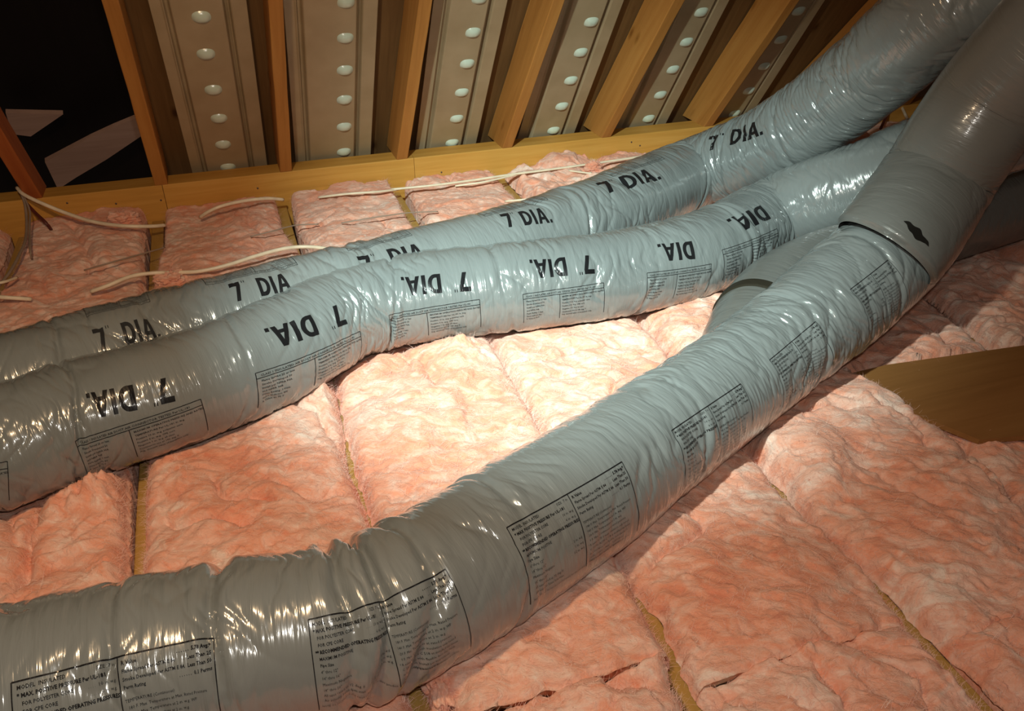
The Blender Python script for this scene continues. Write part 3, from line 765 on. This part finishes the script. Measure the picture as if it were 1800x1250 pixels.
# rafters: measured foot and head of the face that looks down at the camera
rl = ['red-brown stud at the far left, where the cables hang', 'rafter at the right side of the dark open bay', 'rafter between the first two foam chutes', 'rafter between the second and third foam chutes',
      'knotty rafter between the third and fourth foam chutes', 'knotty rafter right of the fourth foam chute', 'rafter just left of the last visible foam chute', 'dim rafter behind the far duct at the upper right', 'far rafter seen in the slot at the upper right', 'last rafter far right, beyond the rising duct']
RX = {}
feet = {1: ((283, 322), (193, 0)), 2: ((503, 298), (484, 0)), 3: ((707, 281), (749, 0)), 4: ((892, 260), (983, 0)), 5: ((1068, 237), (1195, 0)), 6: ((1252, 212), (1398, 0)), 7: ((1418, 194), (1610, 0)), 8: ((1606, 168), (1775, -40)), 9: ((1760, 150), (1960, -40))}
for k, (a, b) in feet.items():
    A, B = on_roof(*a), on_roof(*b); T = (B-A)/np.linalg.norm(B-A); A = A+T*((HB-A[2])/T[2]); 
    wd = V(1, 0, 0)-T*T[0]; wd /= np.linalg.norm(wd); dd = np.cross(T, wd); dd = dd*np.sign(dd@RN)
    o = bar('rafter', A+T*.0005, A+T*1.75, wd, .040, dd, .14, M_RAFTER, seed=40+k*5, wob=.0015, level=HB+.0005)
    tag(o, rl[k], 'rafter')
    RX[k] = (lambda A, T: (lambda q: A[0]+T[0]/(T@RU)*q))(A, T)
A, B = on_roof(56, 342, -.0), on_roof(-62, 150, -.0); T = (B-A)/np.linalg.norm(B-A); A = A+T*((HB-A[2])/T[2])
wd = V(1, 0, 0)-T*T[0]; wd /= np.linalg.norm(wd); dd = np.cross(T, wd); dd = dd*np.sign(dd@RN)
tag(bar('wall_stud', A+T*.0005, A+T*1.3, wd, .045, dd, .09, M_RED, seed=33, wob=.002, level=HB+.0005), rl[0], 'stud')

# roof deck boards behind the rafters (bays 1 and up)
def slab(name, x0, x1, u0, u1, d0, th_, mat):
    c = [V(x, 0, HB)+RU*u+RN*d for d in (d0, d0+th_) for u in (u0, u1) for x in (x0, x1)]
    f = [(0, 1, 3, 2), (4, 6, 7, 5), (0, 4, 5, 1), (2, 3, 7, 6), (0, 2, 6, 4), (1, 5, 7, 3)]
    fl = [(p[0]*.0+u_, p[0], 0) for p, u_ in zip(c, [u0, u0, u1, u1]*2)]
    return mk(name, c, f, mat, attr={'flat': fl})
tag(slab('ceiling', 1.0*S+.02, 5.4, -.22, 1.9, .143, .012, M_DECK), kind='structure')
# the open bay at the left looks on to boards far back, coloured near-black for the bay's shade
tag(slab('wall_left', -3.0, 1.0*S, -1.4, 2.2, .75, .02, M_BAY_SHADE), kind='structure')
def thick_poly(name, pts, nrm, th_, mat):
    pts = [np.asarray(p, float) for p in pts]; n = len(pts)
    v = pts+[p+nrm*th_ for p in pts]
    f = [tuple(range(n)), tuple(range(2*n-1, n-1, -1))]+[(i, i+n, (i+1) % n+n, (i+1) % n) for i in range(n)]
    o = mk(name, v, f, mat, attr={'flat': v})
    import bmesh
    bm = bmesh.new(); bm.from_mesh(o.data); bmesh.ops.recalc_face_normals(bm, faces=bm.faces); bm.to_mesh(o.data); bm.free()
    return o
tag(thick_poly('light_patch_board', [on_roof(x, y, .60) for x, y in ((79, 285), (102, 333), (134, 312), (188, 280), (262, 230), (246, 205), (200, 224), (161, 242))], RN, .02, M_LIGHT_PATCH), 'larger patch of light, built as a pale board deep in the dark open bay', 'board')  # patch of light on the far sheathing, shaped as a thin pale board
tag(thick_poly('light_patch_board', [on_roof(x, y, .64) for x, y in ((10, 199), (111, 201), (54, 240), (22, 236))], RN, .02, M_LIGHT_PATCH), 'smaller triangular patch of light, built as a pale board high in the dark open bay', 'board')

# ------------------------------------------------------------------ foam rafter chutes
cl = ['first foam rafter chute, right of the dark open bay, most orange', 'second foam rafter chute from the left', 'third foam rafter chute from the left', 'fourth foam rafter chute, with clear pale dimples', 'fifth foam rafter chute, cut off by the far duct', 'last foam rafter chute, hidden at its foot by the far duct']
DB = .10
dots1 = [(350, 5), (357, 35), (362, 95), (375, 158), (385, 208), (392, 254), (401, 294)]
def chute(n, label):
    xl, xr = (n+.285)*S, (n+.87)*S
    if n == 1: xl, xr = (n+.33)*S, (n+.955)*S
    if n == 2: xl = (n+.20)*S
    nxs, nys = 120, 420
    U0, U1 = -.16, 1.25
    u = np.linspace(0, 1, nxs)[None, :]+np.zeros((nys, 1)); vv = np.linspace(U0, U1, nys)[:, None]+np.zeros((1, nxs))
    W = xr-xl
    xl = np.maximum(xl, RX[n](vv)+.026); xr = np.minimum(xr, RX[n+1](vv)-.026)
    x = xl+(xr-xl)*u
    a = u*W
    # profile: outer flange, groove, raised shoulder, flat middle
    h = .010*sstep(.030, .036, a)*(1-sstep(W-.055, W-.049, a))+.012*np.exp(-((a-.033)/.004)**2)*0
    h = h-.026*np.exp(-((a-(W-.054))/.0080)**4)-.024*np.exp(-((a-.043)/.0075)**4)
    h = h+.0012*fbm(x*8, vv*3, n*3., 3, n)
    P = V(0, 0, HB)[None, None]+x[..., None]*V(1, 0, 0)+vv[..., None]*RU+(DB-h)[..., None]*RN
    r = empty('rafter_chute', P[0, nxs//2], label, 'rafter vent')
    Q = P+RN*.004
    V2 = np.vstack([P.reshape(-1, 3), Q.reshape(-1, 3)]); F = gridfaces(nys, nxs); n0 = nxs*nys
    border = np.concatenate([np.arange(nxs), (np.arange(1, nys)*nxs+nxs-1), ((nys-1)*nxs+np.arange(nxs-2, -1, -1)), (np.arange(nys-2, 0, -1)*nxs)])
    i = np.arange(len(border)); j = (i+1) % len(border)
    F = np.vstack([F, F[:, ::-1]+n0, np.stack([border[i], border[j], n0+border[j], n0+border[i]], -1)])
    fl = np.stack([vv+n*5, x, h], -1).reshape(-1, 3)
    b = mk('foam_panel', V2, F, M_FOAM, None, True, {'flat': np.vstack([fl, fl])}); adopt(b, r)
    # dimples
    xc = (n+.622)*S
    if n == 1: xc = None
    for k in range(9):
        uu = -.040+.1345*k+(0 if n == 2 else .012*((n*7) % 3-1))
        if n == 1: c = on_roof(*[(401, 294), (392, 254), (385, 208), (375, 158), (362, 95), (354, 30), (348, -20), (340, -80), (330, -150)][k], DB-.010)
        else: c = V(xc+.0008*k, 0, HB)+RU*uu+RN*(DB-.0095)
        nr, na = 7, 22; vs_ = []
        for i_ in range(nr):
            rr = i_/(nr-1); hh = .013*math.sqrt(max(0, 1-rr**2))+.000
            hh = .012*(1-rr**2.4)
            for j_ in range(na):
                an = 2*math.pi*j_/na
                # shallow oblong dimple, broader across than along
                ex_ = np.sign(math.cos(an))*abs(math.cos(an))**.8; ey_ = np.sign(math.sin(an))*abs(math.sin(an))**.8
                vs_.append(c+V(1, 0, 0)*.026*rr*ex_+RU*.021*rr*ey_-RN*hh)
        F_ = gridfaces(nr, na, True)
        dm = mk('dimple', vs_, F_, M_BEAD, None, True); adopt(dm, r)
for i, n in enumerate(range(1, 7)): chute(n, cl[i])

# ------------------------------------------------------------------ brown board on the right
bz = .020
corners = [(1470, 662), (1560, 641), (1800, 607), (2080, 568), (2080, 790), (1800, 766), (1722, 773), (1640, 740), (1540, 700)]
o = thick_poly('plywood_scrap', [at(x, y, bz+.012) for x, y in corners], V(0, 0, -1), .012, M_BOARD)
tag(o, 'flat brown board lying across the joists at the right edge', 'board')

# ------------------------------------------------------------------ cables
def cable(pix, r, mat, label, name='cable', flatten=1.0, group=None):
    """pix: (x, y, height)"""
    P = np.array([at(x, y, z) for x, y, z in pix])
    C, s = resample(catmull(P, 12), .008)
    T = np.gradient(C, axis=0); T /= np.linalg.norm(T, axis=1)[:, None]
    U_ = V(0, 0, 1)-T*T[:, 2:3]; U_ /= np.linalg.norm(U_, axis=1)[:, None]; Sd = np.cross(T, U_)
    m = 12; th = np.linspace(0, 2*math.pi, m, endpoint=False)
    A = C[:, None]+Sd[:, None]*(r*np.cos(th))[None, :, None]+U_[:, None]*(r*flatten*np.sin(th))[None, :, None]
    n = len(C); vs_ = np.vstack([A.reshape(-1, 3), C[:1], C[-1:]])
    F = [tuple(map(int, f)) for f in gridfaces(n, m, True)[:, ::-1]]+[(n*m, (i+1) % m, i) for i in range(m)]+[(n*m+1, (n-1)*m+i, (n-1)*m+(i+1) % m) for i in range(m)]
    return tag(mk(name, vs_, F, mat, None, True), label, 'cable', group)
cable([(30, 330, .13), (42, 342, .12), (75, 358, .10), (120, 376, .07), (165, 390, .055), (215, 397, .05), (262, 398, .035), (290, 396, .02)], .0058, M_CABLE, 'cream cable drooping from the far left stud to the first bare joist')
cable([(33, 334, .125), (45, 355, .09), (60, 372, .07), (81, 392, .05), (90, 404, .02)], .005, M_DCABLE, 'dark red cable hanging short from the far left stud')
cable([(36, 336, .12), (44, 360, .09), (47, 395, .06), (44, 425, .05), (32, 452, .045), (16, 480, .04), (-10, 512, .035)], .0042, M_GCABLE, 'grey-brown cable curling down the left edge from the stud')
cable([(38, 336, .12), (52, 370, .08), (52, 400, .06), (53, 440, .045), (56, 455, .02)], .003, M_GCABLE, 'thin grey-brown wire ending on the leftmost batt')
cable([(352, 382, .03), (365, 373, .05), (390, 362, .065), (430, 353, .065), (470, 349, .055), (498, 351, .03)], .0055, M_CABLE, 'cream cable arched from a batt against the wall plate')
cable([(160, 513, .035), (190, 502, .05), (230, 486, .055), (270, 480, .05), (310, 479, .045), (350, 477, .045), (400, 466, .05), (450, 450, .055), (500, 437, .055), (545, 434, .05), (600, 441, .05)], .0055, M_CABLE, 'thick cream cable lying on the batts beside the far duct at left')
cable([(-20, 521, .05), (10, 523, .05), (55, 526, .03)], .0055, M_CABLE, 'short end of cream cable at the left edge above the far duct')
cable([(-15, 500, .045), (10, 495, .045), (30, 488, .03)], .004, M_CABLE, 'thin cream wire at the left edge crossing the leftmost joist')
cable([(148, 475, .035), (190, 463, .05), (240, 449, .045), (290, 435, .03)], .0022, M_GCABLE, 'thin brown wire across the first bare joist')
cable([(440, 416, .035), (480, 406, .045), (520, 396, .035), (560, 394, .03)], .0020, M_GCABLE, 'thin brown wire across the second bare joist')
cable([(600, 392, .04), (660, 382, .045), (720, 374, .04), (770, 372, .03)], .0020, M_GCABLE, 'thin brown wire across the third bare joist')
cable([(560, 347, .03), (610, 341, .045), (665, 337, .045), (700, 333, .03)], .0040, M_CABLE, 'thin cream cable at the foot of the wall plate behind the third batt')
cable([(688, 333, .035), (760, 326, .045), (830, 317, .045), (890, 308, .045), (960, 299, .045), (1040, 288, .045), (1150, 272, .045), (1260, 256, .045)], .0042, M_CABLE, 'long cream cable along the foot of the wall plate into the far duct')
cable([(800, 327, .03), (850, 320, .04), (900, 309, .04), (930, 304, .03)], .0036, M_CABLE, 'second cream cable beside the long one under the wall plate')
cable([(888, 354, .03), (930, 350, .045), (960, 344, .04)], .0036, M_CABLE, 'short cream cable crossing the joist just behind the far duct')
cable([(1000, 300, .04), (1040, 305, .045), (1075, 307, .04)], .0034, M_CABLE, 'short pale wire beside the loose pink tuft')
cable([(1575, 168, .10), (1586, 190, .08), (1597, 214, .05)], .006, M_CABLE, 'short upright pale cable in the slot at the upper right')
cable([(1572, 178, .09), (1560, 200, .07), (1548, 226, .04)], .006, M_DCABLE, 'short dark red cable in the slot at the upper right')

# ------------------------------------------------------------------ loose wool
def tuft(px, py, z, rx, ry, rz, seed, label):
    c = at(px, py, z); n, m = 60, 90
    a = np.linspace(.001, math.pi-.001, n)[:, None]+np.zeros((1, m)); b_ = np.linspace(0, 2*math.pi, m, endpoint=False)[None, :]+np.zeros((n, 1))
    d = np.stack([np.sin(a)*np.cos(b_), np.sin(a)*np.sin(b_), np.cos(a)], -1)
    q = 1+.38*fbm(d[..., 0]*1.5, d[..., 1]*1.5, d[..., 2]*1.5+seed, 2, seed)+.16*fbm(d[..., 0]*4, d[..., 1]*4, d[..., 2]*4, 3, seed+2)
    P = c+d*q[..., None]*V(rx, ry, rz)
    o = tag(mk('wool_tuft', P.reshape(-1, 3), gridfaces(n, m, True), M_WOOL, None, True), label, 'insulation')
    add_fibres(o, P, seed, 1100, False); return o
tuft(1042, 293, .035, .032, .018, .020, 3, 'loose pink tuft on the cable at the foot of the wall plate')
tuft(302, 488, .030, .040, .030, .024, 5, 'loose pink tuft pushed up beside the far duct at left')
tuft(768, 1206, -.005, .022, .045, .030, 7, 'small loose pink tuft under the front duct at the bottom edge')
tuft(215, 384, .035, .045, .022, .022, 9, 'wispy pink tuft against the wall plate above the hanging cable')

# repeats share a group
GROUPS = {'air duct': 'flexible air ducts lying over the insulation', 'insulation': 'pink glass wool between the joists', 'joist': 'ceiling joists under the insulation',
          'rafter': 'rafters standing on the wall plate', 'rafter vent': 'foam chutes between the rafters', 'cable': 'electrical cables along the wall plate', 'board': None}
for o in list(scene.collection.objects):
    if o.parent is None and o.get('category') in GROUPS and not o.get('group') and GROUPS[o['category']]:
        o['group'] = GROUPS[o['category']]
for o in scene.collection.objects:
    if o.name.startswith('light_patch_board'): o['group'] = 'light patches built as pale boards in the dark open bay'
